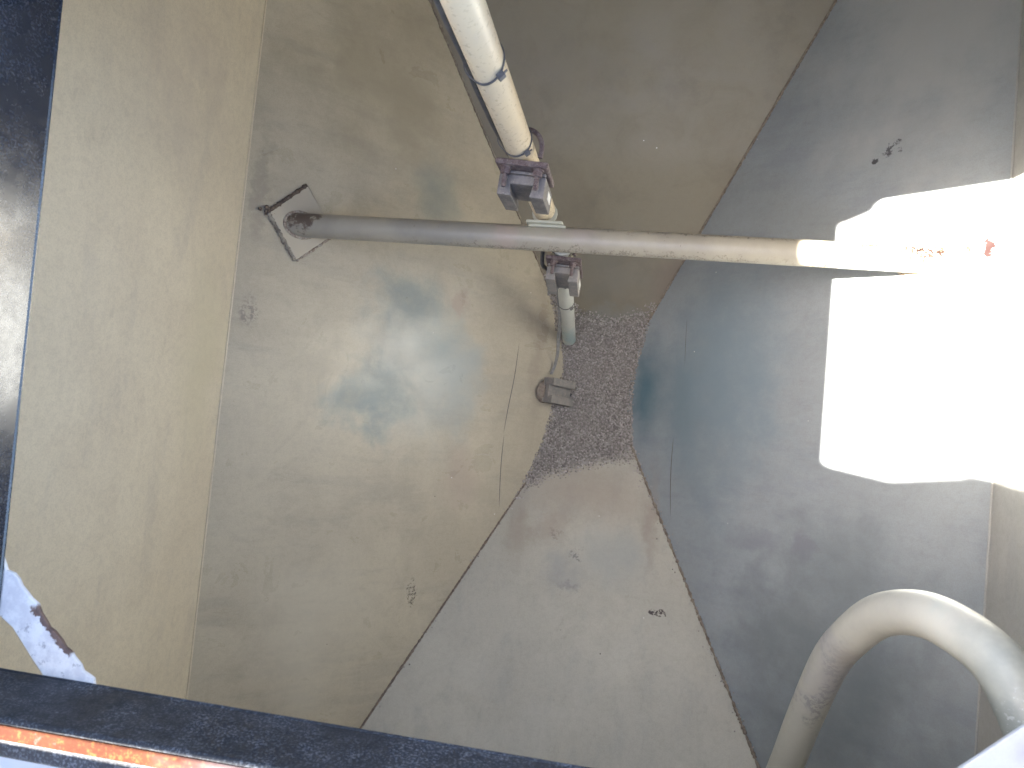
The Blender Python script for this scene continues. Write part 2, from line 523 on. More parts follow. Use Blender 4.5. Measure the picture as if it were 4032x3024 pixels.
# ------------------------------------------------------------------ pellets in the bottom
BND = [(-.1821, .3434, -.7428), (-.1511, .2387, -.7775), (-.1282, .1682, -.8031), (-.1206, .1318, -.8116), (-.1423, -.0033, -.7873),
       (-.1454, -.0473, -.7839), (-.1558, -.1103, -.7723), (-.1769, -.1856, -.7486), (-.1981, -.2535, -.7249), (-.2152, -.3021, -.7058),
       (.1748, .3566, -.751), (.1486, .2859, -.7803), (.132, .2006, -.7989), (.1191, .139, -.8134), (.1132, .0643, -.8199),
       (.118, -.0285, -.8145), (.1288, -.1199, -.8024), (.1399, -.1794, -.79), (-.0787, .3, -.7753), (-.0378, .2883, -.7819),
       (-.0002, .2804, -.7863), (.0365, .2817, -.7856), (.0784, .2931, -.7792), (.1195, .3071, -.7713), (.1535, .329, -.759),
       (-.2063, -.284, -.7168), (-.1339, -.2416, -.7405), (-.0639, -.2199, -.7526), (.0115, -.1916, -.7684), (.0645, -.1774, -.7763),
       (.1185, -.1751, -.7777), (.1446, -.2019, -.7627)]
BND = np.array(BND)
def quad(x, y):
    return -.81118 - .05249 * x - .07931 * y + .29459 * x * x + .64636 * y * y + .06528 * x * y
BRES = BND[:, 2] - quad(BND[:, 0], BND[:, 1])
def heap(x, y):
    x, y = np.asarray(x, float), np.asarray(y, float)
    d2 = (x[..., None] - BND[:, 0]) ** 2 + (y[..., None] - BND[:, 1]) ** 2 + 6e-5
    w = 1 / d2 ** 1.5
    return quad(x, y) + (w * BRES).sum(-1) / w.sum(-1)

def pellets():
    sp = 0.0066
    xs = np.arange(-.27, .27, sp); ys = np.arange(-.37, .43, sp * .87)
    X, Y = np.meshgrid(xs, ys); X[::2] += sp / 2
    X, Y = X.ravel(), Y.ravel()
    pos = []
    for layer in range(2):
        x = X + rng.uniform(-.42, .42, X.size) * sp + layer * sp * .5
        y = Y + rng.uniform(-.42, .42, X.size) * sp
        z = heap(x, y) + .0006 - layer * .0035 + rng.uniform(-.0022, .0018, x.size)
        zc = z + .0022
        ok = (x > -W - zc / TA) & (x < W + zc / TA) & (y < YT + zc / TT) & (y > YB - zc / TB) & (y > -.318 + .10 * (x + .22)) & (y < .40)
        pos.append(np.c_[x, y, z][ok])
    # a few grains left on the panels near the seams
    n = 320
    t = rng.uniform(0, 1, n) ** 2
    z = -.79 + .42 * t
    side = np.where(rng.uniform(0, 1, n) < .72, 1, -1)
    x = side * ((W + z / TA) - rng.gamma(1.2, .006, n))
    y = (YB - z / TB) + rng.gamma(1.2, .006, n)
    zz = np.maximum(-(x * 0 + W - np.abs(x)) * TA, -(y - YB) * TB) + .0015
    small = np.c_[x, y, zz]
    P = np.concatenate(pos + [small])
    sz = np.concatenate([rng.normal(.0032, .0006, len(P) - n).clip(.0017, .0046), rng.uniform(.0009, .0030, n)])
    bm = bmesh.new(); bmesh.ops.create_icosphere(bm, subdivisions=1, radius=1.0)
    bv = np.array([v.co[:] for v in bm.verts]); bf = np.array([[v.index for v in f.verts] for f in bm.faces]); bm.free()
    N, V = len(P), len(bv)
    q = rng.normal(size=(N, 4)); q /= np.linalg.norm(q, axis=1)[:, None]
    w_, a, b, c = q.T
    R = np.stack([1 - 2 * (b * b + c * c), 2 * (a * b - c * w_), 2 * (a * c + b * w_),
                  2 * (a * b + c * w_), 1 - 2 * (a * a + c * c), 2 * (b * c - a * w_),
                  2 * (a * c - b * w_), 2 * (b * c + a * w_), 1 - 2 * (a * a + b * b)], -1).reshape(N, 3, 3)
    sh = bv[None] * rng.uniform(.72, 1.25, (N, V, 1)) * rng.uniform(.75, 1.2, (N, 1, 3))
    vv = np.einsum('nij,nvj->nvi', R, sh) * sz[:, None, None] + P[:, None]
    ff = (bf[None] + (np.arange(N) * V)[:, None, None]).reshape(-1, 3)
    vv = vv.reshape(-1, 3)
    # the packed mass below
    gx, gy = np.linspace(-.3, .3, 40), np.linspace(-.4, .46, 50)
    GX, GY = np.meshgrid(gx, gy)
    GZ = heap(GX, GY) - .0045
    base = len(vv)
    zc = GZ + .004
    keep = ((GX > -W - zc / TA) & (GX < W + zc / TA) & (GY < YT + zc / TT) & (GY > YB - zc / TB) & (GY > -.31) & (GY < .39)).ravel()
    vv = np.concatenate([vv, np.c_[GX.ravel(), GY.ravel(), GZ.ravel()]])
    faces = ff.tolist()
    for j in range(49):
        for i in range(39):
            p = base + j * 40 + i
            if keep[p - base] and keep[p - base + 1] and keep[p - base + 41] and keep[p - base + 40]:
                faces.append([p, p + 1, p + 41, p + 40])
    me = bpy.data.meshes.new("fertilizer_pellets")
    me.from_pydata(vv.tolist(), [], faces); me.update()
    k = NT("pellet")
    g = k.n("ShaderNodeNewGeometry")
    rnd = g.outputs["Random Per Island"]
    cr = k.n("ShaderNodeValToRGB"); k.l(rnd, cr.inputs[0])
    e = cr.color_ramp.elements
    e[0].position = 0; e[0].color = (.20, .18, .165, 1)
    e[1].position = 1; e[1].color = (.66, .61, .575, 1)
    for p_, c_ in ((.3, (.32, .292, .268, 1)), (.6, (.39, .36, .333, 1)), (.85, (.47, .435, .405, 1)), (.985, (.54, .49, .465, 1))):
        n_ = e.new(p_); n_.color = c_
    c = k.mix(k.ramp(k.noise(5, 3), .4, .65, 0, .35), cr.outputs[0], (.33, .30, .275))
    k.done(c, .8, k.bump(k.noise(600, 3), .4, .0005), spec=.25)
    o = link("fertilizer_pellets", me, k.m)
    tag(o, "grey brown fertilizer pellets heaped in the bottom of the hopper", "pellets", kind="stuff")
    return o
pellets()

# ------------------------------------------------------------------ brace tube across the hopper
BY, BZ, BR = 0.360, -0.105, 0.030
def place(T):
    return dict(c=T[0], r=T[1])
MAT_BRACE = paint("worn brace paint", (0.39, 0.355, 0.285), (0.29, 0.265, 0.22), 0.06, .36, .7, 7, stains_tints=[
    dict(c=(-.728, .375, -.082), r=(.05, .04, .022), col=(.12, .085, .065), f=.95, soft=.4, n=70, amp=.4),
    dict(c=(-.35, .36, -.08), r=(.20, .05, .05), col=(.27, .26, .235), f=.6, soft=.8, n=12),
    dict(c=(-.22, .36, -.08), r=(.05, .05, .06), col=(.43, .345, .30), f=.6, soft=.7, n=20),
    dict(c=(-.03, .36, -.08), r=(.06, .05, .06), col=(.41, .35, .33), f=.5, soft=.8, n=20),
    dict(c=(.68, .385, -.085), r=(.16, .03, .03), col=(.020, .009, .007), f=.9, soft=.5, n=30, amp=.4, speck=120, t=.47),
    dict(c=(.725, .36, -.085), r=(.06, .05, .03), col=(.018, .007, .005), f=.97, soft=.5, n=40, amp=.5, speck=120, t=.45),
    dict(c=(.55, .328, -.105), r=(.14, .012, .03), col=(.03, .016, .011), f=.95, soft=.5, n=40, amp=.3, speck=260, t=.47),
    dict(c=(0.0, .331, -.10), r=(.75, .007, .03), col=(.14, .12, .10), f=.8, soft=.7, n=60, amp=.3, speck=240, t=.48),
    dict(c=(0.25, .388, -.085), r=(.35, .009, .03), col=(.12, .10, .09), f=.8, soft=.7, n=60, amp=.4, speck=150, t=.50),
])
brace = empty("brace_tube", "round worn steel brace tube spanning the hopper from panel to panel", "tube", (0, 0, 0))
lx, rx = -W - BZ / TA, W + BZ / TA
MB().tube([(lx - .02 + (rx - lx + .04) * i / 30, BY, BZ) for i in range(31)], BR, 40).build("tube", MAT_BRACE, brace, smooth=True)
MAT_PLATE = paint("plate paint", (0.50, 0.44, 0.34), (0.42, 0.37, 0.29), 0.0, .4, .4, stains_tints=[
    dict(c=(.80, .375, -.05), r=(.016, .016, .016), col=(.017, .005, .004), f=.98, soft=.5, n=50, amp=.5)])
def plate_and_beads(quad, nrm, label):
    q = [Vector(p) for p in quad]; n = Vector(nrm).normalized()
    o = MB().prism([p + n * .001 for p in q], n * .0065).build("mounting_plate", MAT_PLATE, brace, bevel=.0015)
    o["label"] = label
    for a, b, r, amp, m in ((q[0], q[1], .0054, .0008, MAT_CRUST), (q[0], q[3], .0054, .0011, MAT_BEAD), (q[3], q[2], .0036, .0010, MAT_WELD2), (q[1], q[2], .0020, .0003, MAT_PLATE)):
        e = (b - a).normalized(); cc = sum(q, Vector()) / 4
        out = ((a + b) / 2 - cc); out = (out - e * out.dot(e)).normalized()
        pts, rs = wobbly([a + out * .003 + n * .003, b + out * .003 + n * .003], r, amp, .004)
        MB().tube(pts, rs, 8).build("weld_bead", m, o, smooth=True, auto=False)
    return o
MAT_BEAD = rough_mat("half dusted bead", (0.34, 0.31, 0.25), (0.15, 0.12, 0.095), 45, 0.8, 0.7)
MAT_WELD2 = rough_mat("light bead", (0.45, 0.40, 0.33), (0.22, 0.16, 0.12), 130, 0.75, 0.6)
dq = [(-0.802, 0.3728, -0.0491), (-0.7427, 0.4611, -0.1154), (-0.6866, 0.3584, -0.1782), (-0.7491, 0.2713, -0.1083)]
pl = plate_and_beads(dq, NL, "diamond shaped plate with dark dusty weld edges")
mr = [(-x, y, z) for x, y, z in dq]
plate_and_beads(mr, NR, "diamond shaped plate washed out in the sunlight")
# caked clump at the plate's uphill corner
mb = MB()
for i in range(26):
    p = Vector(dq[0]) + Vector((rng.normal(.002, .0055), rng.normal(.002, .007), 0))
    p.z = -(p.x + W) * TA + .003 + rng.uniform(0, .006)
    r = rng.uniform(.0025, .0055)
    mb.tube([p - Vector((0, 0, r)), p - Vector((0, 0, r * .5)), p + Vector((0, 0, r * .4)), p + Vector((0, 0, r * .9))], [r * .5, r, r * .9, r * .4], 7)
mb.build("dirt_clump", MAT_CRUST, pl, smooth=True)
# ring welds where the tube meets its plates
for sx in (-1, 1):
    ring = []
    for i in range(49):
        a = 2 * math.pi * i / 48
        y = BY + math.cos(a) * (BR + .002); z = BZ + math.sin(a) * (BR + .002)
        x = sx * (W + z / TA - .0098)
        ring.append(Vector((x, y, z)))
    rs = [.0040 + rng.normal(0, .0003) for _ in ring]
    MB().tube(ring, rs, 8, cap=False).build("weld_ring", MAT_WELD2, brace, smooth=True, auto=False)

# ------------------------------------------------------------------ sensor pole
MAT_POLE = paint("cream pole paint", (0.64, 0.53, 0.36), (0.54, 0.46, 0.35), 0.0, .30, .5, 12)
MAT_POLE2 = paint("pale pole paint", (0.58, 0.58, 0.52), (0.48, 0.48, 0.44), 0.0, .32, .5, 12, stains_tints=[
    dict(c=(-.103, .203, -.74), r=(.05, .05, .17), col=(.32, .47, .49), f=.75, soft=.9, n=6, amp=.2)])
PX, PY = -0.128, 0.4215
pole = empty("sensor_pole", "cream pole hanging down past the brace tube and carrying two sensors", "pole", (0, 0, 0))
MB().tube([(PX, PY, -.083 + 1.10 * i / 20) for i in range(21)], .0260, 40).build("upper_tube", MAT_POLE, pole, smooth=True)
LA, LB = Vector((-.0835, .349, -.137)), Vector((-.1055, .203, -.782))
MB().tube([LA.lerp(LB, i / 16) for i in range(17)], .0215, 36).build("lower_tube", MAT_POLE2, pole, smooth=True)
# saddle plate on the brace tube
def stadium(cx, cy, hx, hy, z, n=8):
    out = []
    for s, a0 in ((1, -90), (-1, 90)):
        for i in range(n + 1):
            a = math.radians(a0 + 180 * i / n)
            out.append(Vector((cx + s * (hx - hy) + math.cos(a) * hy, cy + math.sin(a) * hy, z)))
    return out
MAT_SADDLE = paint("saddle paint", (0.50, 0.50, 0.41), (0.42, 0.41, 0.34), 0.0, .4, .5)
sd = MB(); sd.prism(stadium(-.126, .414, .030, .0285, -.0850), (0, 0, .006))
sd.build("saddle_plate", MAT_SADDLE, pole, bevel=.0012)
def lip(x0, x1, y, z0, z1, t, r=.008):
    out = []
    for cx, cz, a0 in ((x1 - r, z0 + r * .6, -90), (x1 - r, z1 - r * .6, 0), (x0 + r, z1 - r * .6, 90), (x0 + r, z0 + r * .6, 180)):
        for i in range(6):
            a = math.radians(a0 + 18 * i)
            out.append(Vector((cx + math.cos(a) * r, y, cz + math.sin(a) * r * .6)))
    return MB().prism(out, (0, t, 0))
lip(-.1665, -.0800, .3865, -.092, -.060, .0060).build("saddle_lip", MAT_SADDLE, pole, bevel=.001)
lip(-.1620, -.0740, .3808, -.090, -.074, .0056).build("saddle_lip", MAT_SADDLE, pole, bevel=.001)

# cloth tape wound round the head of the lower tube
MAT_TAPE = rough_mat("old cream tape", (0.52, 0.46, 0.32), (0.16, 0.14, 0.10), 38, 0.8, 0.8, c3=(0.6, 0.55, 0.4))
ax = (LB - LA).normalized(); u_ = ax.cross(Vector((0, 1, 0))).normalized(); v_ = ax.cross(u_)
tp = []
for i in range(150):
    a = i * .26
    tp.append(LA + ax * (.012 + .030 * i / 150 + .004 * math.sin(a * 1.7)) + (u_ * math.cos(a) + v_ * math.sin(a)) * (.0245 + .0015 * math.sin(i * .9)))
MB().tube(tp, .0028, 6).build("tape_wrap", MAT_TAPE, pole, smooth=True)

# ------------------------------------------------------------------ level sensors
MAT_BODY = rough_mat("dusty grey plastic", (0.125, 0.115, 0.110), (0.20, 0.18, 0.165), 38, 0.62, 0.35, c3=(0.27, 0.24, 0.215))
MAT_BODY_DUSTY = rough_mat("tan dusted grey plastic", (0.21, 0.20, 0.185), (0.28, 0.25, 0.22), 30, 0.7, 0.35, c3=(0.33, 0.29, 0.25))
MAT_RUSTY = rough_mat("rusty zinc hardware", (0.16, 0.125, 0.115), (0.085, 0.055, 0.055), 110, 0.75, 0.8, c3=(0.26, 0.22, 0.21))
MAT_LABEL = paint("white sticker", (0.75, 0.74, 0.70), (0.65, 0.64, 0.6), 0.0, .4, .3)
SW, SL, SD = .080, .096, .036       # width, length, depth of a sensor body
def sensor(label, M, body_mat, with_clamp=True, scale=1.0, pole_r=.0245):
    root = empty("level_sensor", label, "sensor", group="level sensors inside the hopper")
    root.matrix_world = M @ Matrix.Scale(scale, 4)
    h = SW / 2; pw = .0245; wt = .016
    prof = [(-h, 0), (h, 0), (h, -SD), (h - pw, -SD), (h - pw + .004, -wt), (-h + pw - .004, -wt), (-h + pw, -SD), (-h, -SD)]
    MB().prism([(x, y, 0) for x, y in prof], (0, 0, -SL)).build("sensor_body", body_mat, root, bevel=.0014)
    MB().box((-h + .001, .0004, -.004), (h - .001, .0055, .0045)).build("end_lip", body_mat, root, bevel=.0012)
    MB().box((h + .0003, -.024, -.075), (h + .0012, -.010, -.040)).build("sticker", MAT_LABEL, root)
    # cable boss on the foot
    MB().tube([(.0, -.006, -SL + .002), (.0, -.006, -SL - .012)], .006, 14).build("cable_gland", MAT_RUBBER, root, smooth=True)
    if with_clamp:
        y0, y1 = .0065, .0165
        MB().box((-.044, y0, -.075), (.044, y1, .030)).build("bracket_plate", MAT_RUSTY, root, bevel=.0025)
        R = pole_r + .0005
        pz = .0165
        yc = y1 + pole_r + .002
        pts = [(-R - .002, -.034, pz), (-R - .002, y1 + .01, pz)]
        for i in range(13):
            a = math.pi - math.pi * i / 12
            pts.append((math.cos(a) * (R + .002), yc + math.sin(a) * (R + .002), pz + .006 * math.sin(a)))
        pts += [(R + .002, y1 + .01, pz), (R + .002, -.034, pz)]
        ub = MB().tube(spline(pts[1:-1], 4), .0042, 14).build("u_bolt", MAT_RUSTY, root, smooth=True)
        for s in (-1, 1):
            x = s * (R + .002)
            rp, rr = [], []
            for i in range(28):
                rp.append((x, y0 + .012 - .046 * i / 27, pz)); rr.append(.0045 if i % 2 else .0036)
            rr[-1] = .003
            MB().tube(rp, rr, 14).build("threaded_end", MAT_RUSTY, ub, smooth=True)
            MB().tube([(x, y0 - .0005, pz), (x, y0 - .0125, pz)], .0088, 6).build("nut", MAT_RUSTY, root, bevel=.0012)
            MB().tube([(x, y0 - .0005, pz), (x, y0 - .003, pz)], .0102, 18).build("washer", MAT_RUSTY, root, smooth=True)
    return root
MAT_RUBBER = rough_mat("black cable rubber", (0.045, 0.045, 0.047), (0.085, 0.082, 0.082), 70, 0.55, 0.3)
s1 = Matrix.Translation((-0.1210, 0.3766, 0.3014)) @ Matrix.Rotation(math.radians(-4), 4, 'Z')
sensor("grey sensor clamped to the pole by a rusty U-bolt above the brace tube", s1, MAT_BODY, True, 1.11)
lean = ax.to_track_quat('-Z', 'Y').to_matrix().to_4x4()
lean = Matrix.Rotation(math.radians(-12.5), 4, 'X') @ Matrix.Rotation(math.radians(-3), 4, 'Z')
s2 = Matrix.Translation((-.0785, .3045, -.155)) @ lean
sensor("dusty grey sensor clamped to the pole just below the brace tube", s2, MAT_BODY_DUSTY, True, 0.98, .0215)
nL = Vector(NL).normalized()
zl = Vector((-1, 0, TA)).normalized()                    # up the slope
xl = (-nL).cross(zl)                                     # local x for y = -n... right handed: x = y x z
yl = -nL
xl = yl.cross(zl)
M3 = Matrix((xl, yl, zl)).transposed().to_4x4()
rot3 = Matrix.Rotation(math.radians(-3.5), 4, nL)
s3 = Matrix.Translation(Vector((-.1770, .031, -.7435)) + nL * .020) @ rot3 @ M3
third = sensor("loose grey sensor lying on the beige panel at the edge of the pellets", s3, MAT_BODY_DUSTY, False, 1.0)
MAT_MOUND = rough_mat("caked dust", (0.27, 0.225, 0.185), (0.19, 0.15, 0.12), 60, 0.9, 0.8)
mb = MB()
mb.tube([(-.006, .003, -.016), (-.006, .008, -.015), (-.006, .0195, -.013)], [.026, .031, .035], 28)
o = mb.build("mounting_pad", MAT_MOUND, third, smooth=True)

# ------------------------------------------------------------------ cables
c1 = MB().tube(spline([(-0.1637, 0.4288, 1.0146), (-0.1637, 0.4288, 0.8141), (-0.1642, 0.4298, 0.7086), (-0.1621, 0.4288, 0.6348), (-0.1648, 0.4298, 0.5609), (-0.1637, 0.4288, 0.4765), (-0.1632, 0.4288, 0.4027), (-0.1605, 0.4309, 0.3288), (-0.1563, 0.4320, 0.2550), (-0.1521, 0.4267, 0.1600), (-0.1331, 0.4109, 0.1073), (-0.1173, 0.3929, 0.0862), (-0.1204, 0.3908, 0.0229), (-0.1437, 0.4267, -0.0299), (-0.1532, 0.4393, -0.1143), (-0.1458, 0.4288, -0.1881), (-0.1280, 0.3750, -0.1450), (-0.1340, 0.3400, -0.1650), (-0.1360, 0.3180, -0.1950), (-0.1300, 0.3150, -0.2300), (-0.1120, 0.3060, -0.2500), (-0.1000, 0.2940, -0.2620)], 8), .0050, 14)
c1 = c1.build("sensor_cable", MAT_RUBBER, None, smooth=True)
tag(c1, "black cable tied along the cream pole down to the upper sensors", "cable")
MAT_GREYCABLE = rough_mat("grey dusty cable", (0.27, 0.27, 0.26), (0.36, 0.345, 0.32), 60, 0.6, 0.3)
path2 = [(-.100, .272, -.262), (-.108, .288, -.31), (-.1175, .297, -.36), (-.1175, .283, -.45), (-.1165, .254, -.51), (-.1215, .228, -.60), (-.1295, .195, -.68),
         (-.1335, .150, -.735), (-.1415, .115, -.768), (-.1500, .083, -.757)]
c2 = MB()
P2 = spline(path2, 10)
c2.tube([p + Vector((.0022, 0, .0005)) for p in P2], .0027, 10)
c2.tube([p - Vector((.0026, 0, .0005)) for p in P2], .0027, 10)
c2 = c2.build("sensor_cable", MAT_GREYCABLE, None, smooth=True)
tag(c2, "thin grey twin cable running down to the loose sensor by the pellets", "cable")

# ------------------------------------------------------------------ cable ties
MAT_TIE = rough_mat("weathered black nylon", (0.045, 0.048, 0.058), (0.075, 0.08, 0.095), 80, 0.5, 0.2)
MAT_TIE2 = rough_mat("dusty nylon", (0.20, 0.195, 0.18), (0.14, 0.135, 0.125), 80, 0.6, 0.2)
def tie(label, centre, axis, r, bulge_dir, tiltx, tilty, head_ang, mat, hs=1.0, w=.0048):
    root = empty("cable_tie", label, "cable tie", centre, group="cable ties round the pole")
    q = Vector((0, 0, 1)).rotation_difference(Vector(axis)).to_matrix()
    n = 64
    vs_, fs = [], []
    bd = math.atan2(bulge_dir[1], bulge_dir[0])
    for i in range(n):
        a = 2 * math.pi * i / n
        d = math.cos(a - bd)
        rr = r + max(0, d) ** 6 * .0105
        for (dr, dz) in ((0, -w / 2), (.0014, -w / 2), (.0014, w / 2), (0, w / 2)):
            x_, y_ = (rr + dr) * math.cos(a), (rr + dr) * math.sin(a)
            vs_.append(q @ Vector((x_, y_, dz + y_ * math.tan(tiltx) - x_ * math.tan(tilty))))
    for i in range(n):
        j = (i + 1) % n
        for s in range(4):
            t = (s + 1) % 4
            fs.append([i * 4 + s, i * 4 + t, j * 4 + t, j * 4 + s])
    MB().add(vs_, fs).build("strap", mat, root, smooth=True)
    a = head_ang
    c = Vector(((r + .003) * math.cos(a), (r + .003) * math.sin(a), 0))
    c.z = c.y * math.tan(tiltx) - c.x * math.tan(tilty)
    M = (q.to_4x4() @ Matrix.Translation(c) @ Matrix.Rotation(a, 4, 'Z'))
    s = hs
    MB().box((-.003 * s, -.0045 * s, -.0042 * s), (.0042 * s, .0045 * s, .0042 * s), M).build("head", mat, root, bevel=.0008)
    MB().box((.0, .0045 * s, -.0022), (.0015, .0095 * s, .0022), M).build("tail", mat, root)
    return root
tie("black cable tie round the middle of the bare upper pole", (PX, PY, 0.6506), (0, 0, 1), .0267, (-1, .15), math.radians(20), math.radians(-25), math.radians(-42), MAT_TIE, 1.25, .0048)
tie("black cable tie on the pole right above the rusty U-bolt", (PX, PY, 0.3568), (0, 0, 1), .0267, (-1, .2), math.radians(12), math.radians(-14), math.radians(-48), MAT_TIE, 1.1, .0045)
q3 = LA.lerp(LB, .52)
tie("dusty cable tie round the lower end of the pole near the pellets", q3, -ax, .0222, (-1, .2), math.radians(8), math.radians(-12), math.radians(-50), MAT_TIE2, 1.0, .0035)

# ------------------------------------------------------------------ bent pipe
MAT_BENT = paint("bent pipe paint", (0.51, 0.495, 0.425), (0.42, 0.41, 0.365), 0.0, .40, .6, 9, stains_tints=[
    dict(c=(.605, -.37, .66), r=(.09, .15, .12), col=(.19, .215, .20), f=.9, soft=.8, n=12, amp=.4),  # dark tint painted on to tone down the sky-lit bend
    dict(c=(.615, -.40, .70), r=(.06, .09, .05), col=(.55, .55, .55), f=.7, soft=.5, n=60, amp=.5, speck=150, t=.55),
    dict(c=(.495, -.48, .21), r=(.028, .14, .20), col=(.20, .19, .19), f=.7, soft=.6, n=60, amp=.5, speck=110, t=.46),
    dict(c=(.50, -.45, .23), r=(.06, .14, .20), col=(.36, .35, .37), f=.6, soft=.8, n=18, amp=.5),
    dict(c=(.51, -.40, .28), r=(.03, .05, .12), col=(.30, .26, .24), f=.6, soft=.8, n=26, amp=.5),
    dict(c=(.57, -.31, .58), r=(.05, .05, .05), col=(.42, .48, .44), f=.6, soft=.9, n=10, amp=.3),
])
bp = spline([(.476, -1.02, -.27), (.482, -.87, -.12), (.4864, -.728, .008), (.4926, -.586, .116), (.4985, -.450, .236), (.5075, -.3785, .328), (.5195, -.3315, .402), (.5335, -.3075, .468),
             (.548, -.2965, .534), (.567, -.3025, .596), (.586, -.3210, .644), (.602, -.3575, .674), (.617, -.4085, .690), (.632, -.50, .70)], 8)
bent = MB().tube(bp, .0325, 40).build("bent_pipe", MAT_BENT, None, smooth=True)
tag(bent, "thick grey cream pipe arching over in front of the grey panels", "pipe")

# ------------------------------------------------------------------ hatch rim above the hopper
def rim_material(name, gloss):
    k = NT(name)
    n1 = k.noise(14, 5, .65); n2 = k.noise(330, 3, .6); n3 = k.noise(45, 5, .7)
    c = k.mix(k.ramp(n1, .35, .7, 0, .8), (.014, .016, .022), (.026, .030, .042))
    c = k.mix(k.math('MULTIPLY', k.ramp(n2, .49, .64), k.ramp(n1, .36, .60, .2, .9)), c, (.115, .125, .148))
    c = k.mix(k.math('MULTIPLY', k.ramp(n3, .66, .70), k.ramp(n1, .52, .66)), c, (.34, .36, .40))
    if gloss:
        c = k.mix(.6, c, (.018, .021, .030))
        return k.done(c, k.ramp(n3, .3, .7, .15, .25), k.bump(n2, .06, .0006), spec=1.0)
    return k.done(c, k.ramp(n3, .3, .7, .48, .65), k.bump(n2, .35, .001), spec=.35)
MAT_RIM = rim_material("black rim rubber", False)
MAT_RIM_GLOSS = rim_material("polished black rim rubber", True)
k = NT("worn orange edge")
n1 = k.noise(30, 5, .7, stretch=(.5, 1, 1)); n2 = k.noise(130, 5, .7)
c = k.mix(k.ramp(n1, .42, .62), (.030, .0068, .0022), (.040, .011, .004))
c = k.mix(k.ramp(n2, .50, .66, 0, .8), c, (.085, .036, .011))
c = k.mix(k.ramp(k.noise(40, 5, .7, off=(2, 0, 0)), .60, .70, 0, .7), c, (.075, .050, .045))
g = k.n("ShaderNodeSeparateXYZ"); k.l(k.obj, g.inputs[0])
wear = k.math('ADD', g.outputs[0], k.math('MULTIPLY', k.math('SUBTRACT', n1, .5), .16))
c = k.mix(k.ramp(wear, -.36, -.26, 0, .85), c, (.055, .043, .048))
MAT_ORANGE = k.done(c, .75, k.bump(n2, .5, .001), spec=.1)
MAT_WHITE = paint("dimmed white strap paint", (0.40, 0.42, 0.44), (0.30, 0.30, 0.33), 0.0, .5, .7, 18)  # darker copy of the strap white, toned down against its stronger sky light
k = NT("peeling white paint")
n1 = k.noise(26, 5, .7); n2 = k.noise(90, 5, .7)
c = k.mix(k.ramp(n1, .42, .62, 0, .7), (.76, .74, .73), (.55, .53, .55))
c = k.mix(k.ramp(n2, .60, .66, 0, .5), c, (.16, .15, .17))
nz = k.math('SUBTRACT', k.noise(85, 5, .7), .5)
e1 = k.math('ADD', k.vec('DOT_PRODUCT', k.obj, (.6745, .7386, 0)), k.math('MULTIPLY', nz, .028))
al = k.math('ADD', k.vec('DOT_PRODUCT', k.obj, (.7386, -.6745, 0)), k.math('MULTIPLY', k.math('SUBTRACT', k.noise(30, 4, .6), .5), .05))
band = k.math('MULTIPLY', k.ramp(e1, -.7022, -.6995), k.math('MULTIPLY', k.ramp(al, -.205, -.198), k.ramp(al, -.118, -.128)))
c = k.mix(k.math('MULTIPLY', band, .95), c, k.mix(k.ramp(n2, .4, .6), (.075, .035, .026), (.13, .07, .05)))
MAT_PEEL = k.done(c, .5, k.bump(n1, .5, .002), spec=.4)

hatch = empty("roof_hatch", "black hatch rim with a bright orange edge strip and white corner straps", "hatch")
def rim_side(name, a, b, inward, zl=.800, zh=.900, mat=None):
    """a, b: ends of the lower inner edge; a slightly flaring black skirt with a rolled top"""
    a, b = Vector((*a, 0)), Vector((*b, 0)); w = Vector((*inward, 0))
    prof = [(0, zl), (.0025, zl - .004), (-.004, zl - .004), (-.030, zl + .006), (-.052, zh), (-.048, zh + .004), (-.012, zh + .004), (-.008, zh)]
    n = len(prof); vs_, fs = [], []
    for p in (a, b):
        for d, z in prof:
            vs_.append(p + w * d + Vector((0, 0, z)))
    fs = [list(range(n)), list(range(n, 2 * n))] + [[i, (i + 1) % n, n + (i + 1) % n, n + i] for i in range(n)]
    mb = MB().add(vs_, fs)
    e = (b - a).normalized()
    q = [a + w * -.0245, b + w * -.0245, b + w * -.065, a + w * -.065]
    mb.prism([p + Vector((0, 0, .7836)) for p in q], (0, 0, .018))
    return mb.build(name, mat or MAT_RIM, hatch, bevel=.002)
rim_side("rim", (-.691, .58), (-.6635, -.52), (1, .0246), mat=MAT_RIM_GLOSS)
rim_side("rim", (-.72, -.4605), (.64, -.4675), (0, 1))
rim_side("rim", (.575, -.52), (.575, .52), (-1, 0))
rim_side("rim", (-.74, .4310), (.64, .4470), (0, -1))
# orange edge lying on the near side's top
n = 60
es = MB()
es.box((-.71, -.4915, .9040), (-.05, -.4755, .9062))
es.build("edge_strip", MAT_ORANGE, hatch)["label"] = "narrow worn orange strip glowing in sunlight"
# corner straps
def strap(poly, z, label=None, th=.006, mat=None):
    o = MB().prism([(x, y, z) for x, y in poly], (0, 0, th)).build("corner_strap", mat or MAT_PEEL, hatch, bevel=.0012)
    if label: o["label"] = label
    return o
inner = [(-.7150, -.2850), (-.6803, -.317), (-.640, -.3545), (-.600, -.3925), (-.560, -.4285), (-.5226, -.461), (-.49, -.4900)]
outer = [(-.560, -.4990), (-.5958, -.459), (-.612, -.443), (-.626, -.428), (-.645, -.408), (-.668, -.394), (-.70, -.378), (-.725, -.36)]
rag = []
for i in range(len(inner) - 1):
    a, b = Vector(inner[i]), Vector(inner[i + 1])
    for s in range(5):
        p = a.lerp(b, s / 5) + Vector((rng.normal(0, .0016), rng.normal(0, .0016)))
        rag.append(p[:])
rag.append(inner[-1])
strap(rag + outer, .788, "peeling white corner strap with rusty edge beside the orange strip")
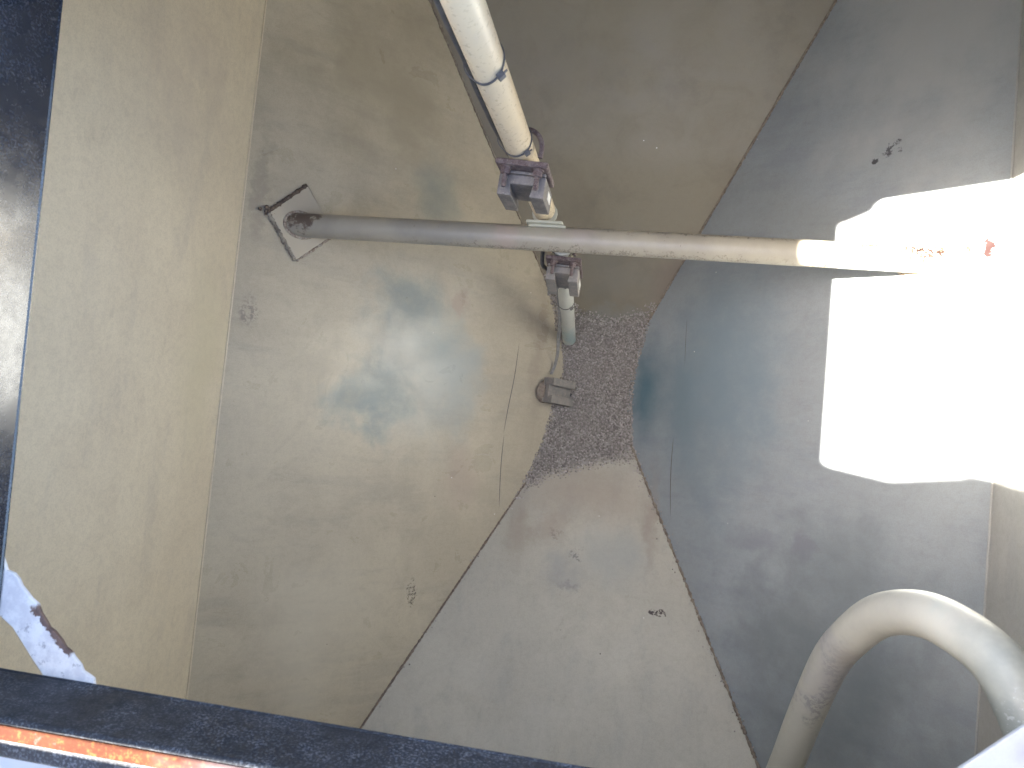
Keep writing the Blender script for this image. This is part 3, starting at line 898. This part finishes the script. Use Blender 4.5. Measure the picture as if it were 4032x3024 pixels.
strap([(.42, -.4660), (.4900, -.4045), (.5510, -.3500), (.610, -.297), (.63, -.36), (.60, -.40), (.56, -.44), (.52, -.49), (.43, -.50)], .787,
      "white corner strap in front of the bent pipe", mat=MAT_WHITE)
MAT_FLANGE = paint("white tank paint", (0.44, 0.46, 0.50), (0.36, 0.37, 0.41), 0.0, .45, .5, 10, stains_tints=[
    dict(c=(-.585, -.585, .85), r=(.07, .014, .03), col=(.06, .045, .04), f=.9, soft=.3, n=40, amp=.3),
    dict(c=(-.60, -.566, .85), r=(.09, .010, .03), col=(.42, .36, .27), f=.8, soft=.5, n=40, amp=.4)])
fl = MB(); fl.box((-.80, -.70, .850), (.70, -.5040, .854)); fl.build("flange", MAT_FLANGE, hatch)
bolt = MB().tube([(-.535, -.521, .8545), (-.535, -.521, .862)], .011, 18).build("bolt", MAT_RIM, hatch, smooth=True)

# ------------------------------------------------------------------ unseen lid and an added sun-blocking panel, both shaped to edge the sunlit patch
MAT_LID = paint("white lid paint", (0.70, 0.70, 0.68), (0.6, 0.6, 0.58), 0.0, .45, .3)
LX = -.74
def from_hatch(x, y):
    """point of the lid's plane on the sun ray through a point of the hatch plane"""
    dz = (x - LX) / .5863
    return (LX, y - .085 * dz, .85 + dz)
top = [from_hatch(-.0836, -.2022), from_hatch(-.0860, .3824), from_hatch(-.0593, .3862), from_hatch(.0131, .4052), from_hatch(.019, .4206), from_hatch(.0364, .4247)]
edge = [from_hatch(x, -.4715) for x in (-.735, -.60, -.45, -.30, -.15)]
lid = MB().prism([(LX, edge[0][1], .90)] + edge + [(LX, -.36, top[0][2])] + top + [(LX, .45, top[-1][2]), (LX, .45, .90)], (-.012, 0, 0)).build("lid", MAT_LID, hatch)
LX2 = LX - .016                      # the deflector is added just behind the lid to block sun
def behind(x, y):
    dz = (x - LX2) / .5863
    return (LX2, y - .085 * dz, .85 + dz)
gap = [behind(x, -.4900) for x in (-.735, -.60, -.45, -.30, -.16)]
ch = gap + [behind(-.16, -.17), behind(-.095, -.17), behind(-.0836, -.2022), behind(-.0598, -.2081), behind(.1186, -.2154), behind(.2925, -.1797), behind(.3059, -.1719),
      behind(.3516, -.1741), behind(.4193, -.1742), (LX2, -.36, 3.4), (LX2, -1.1, 3.4), (LX2, -1.1, gap[0][2])]
blocker = MB().prism(ch, (-.012, 0, 0))  # unseen plate on a post, added only to block the sun
blocker.box((LX2 - .06, -1.1, .79), (LX2 - .0125, -1.05, 3.4))
blocker = blocker.build("sun_blocker", MAT_LID)
tag(blocker, "unseen white panel added as a deflector standing beside the open hatch lid", "sunblocker")
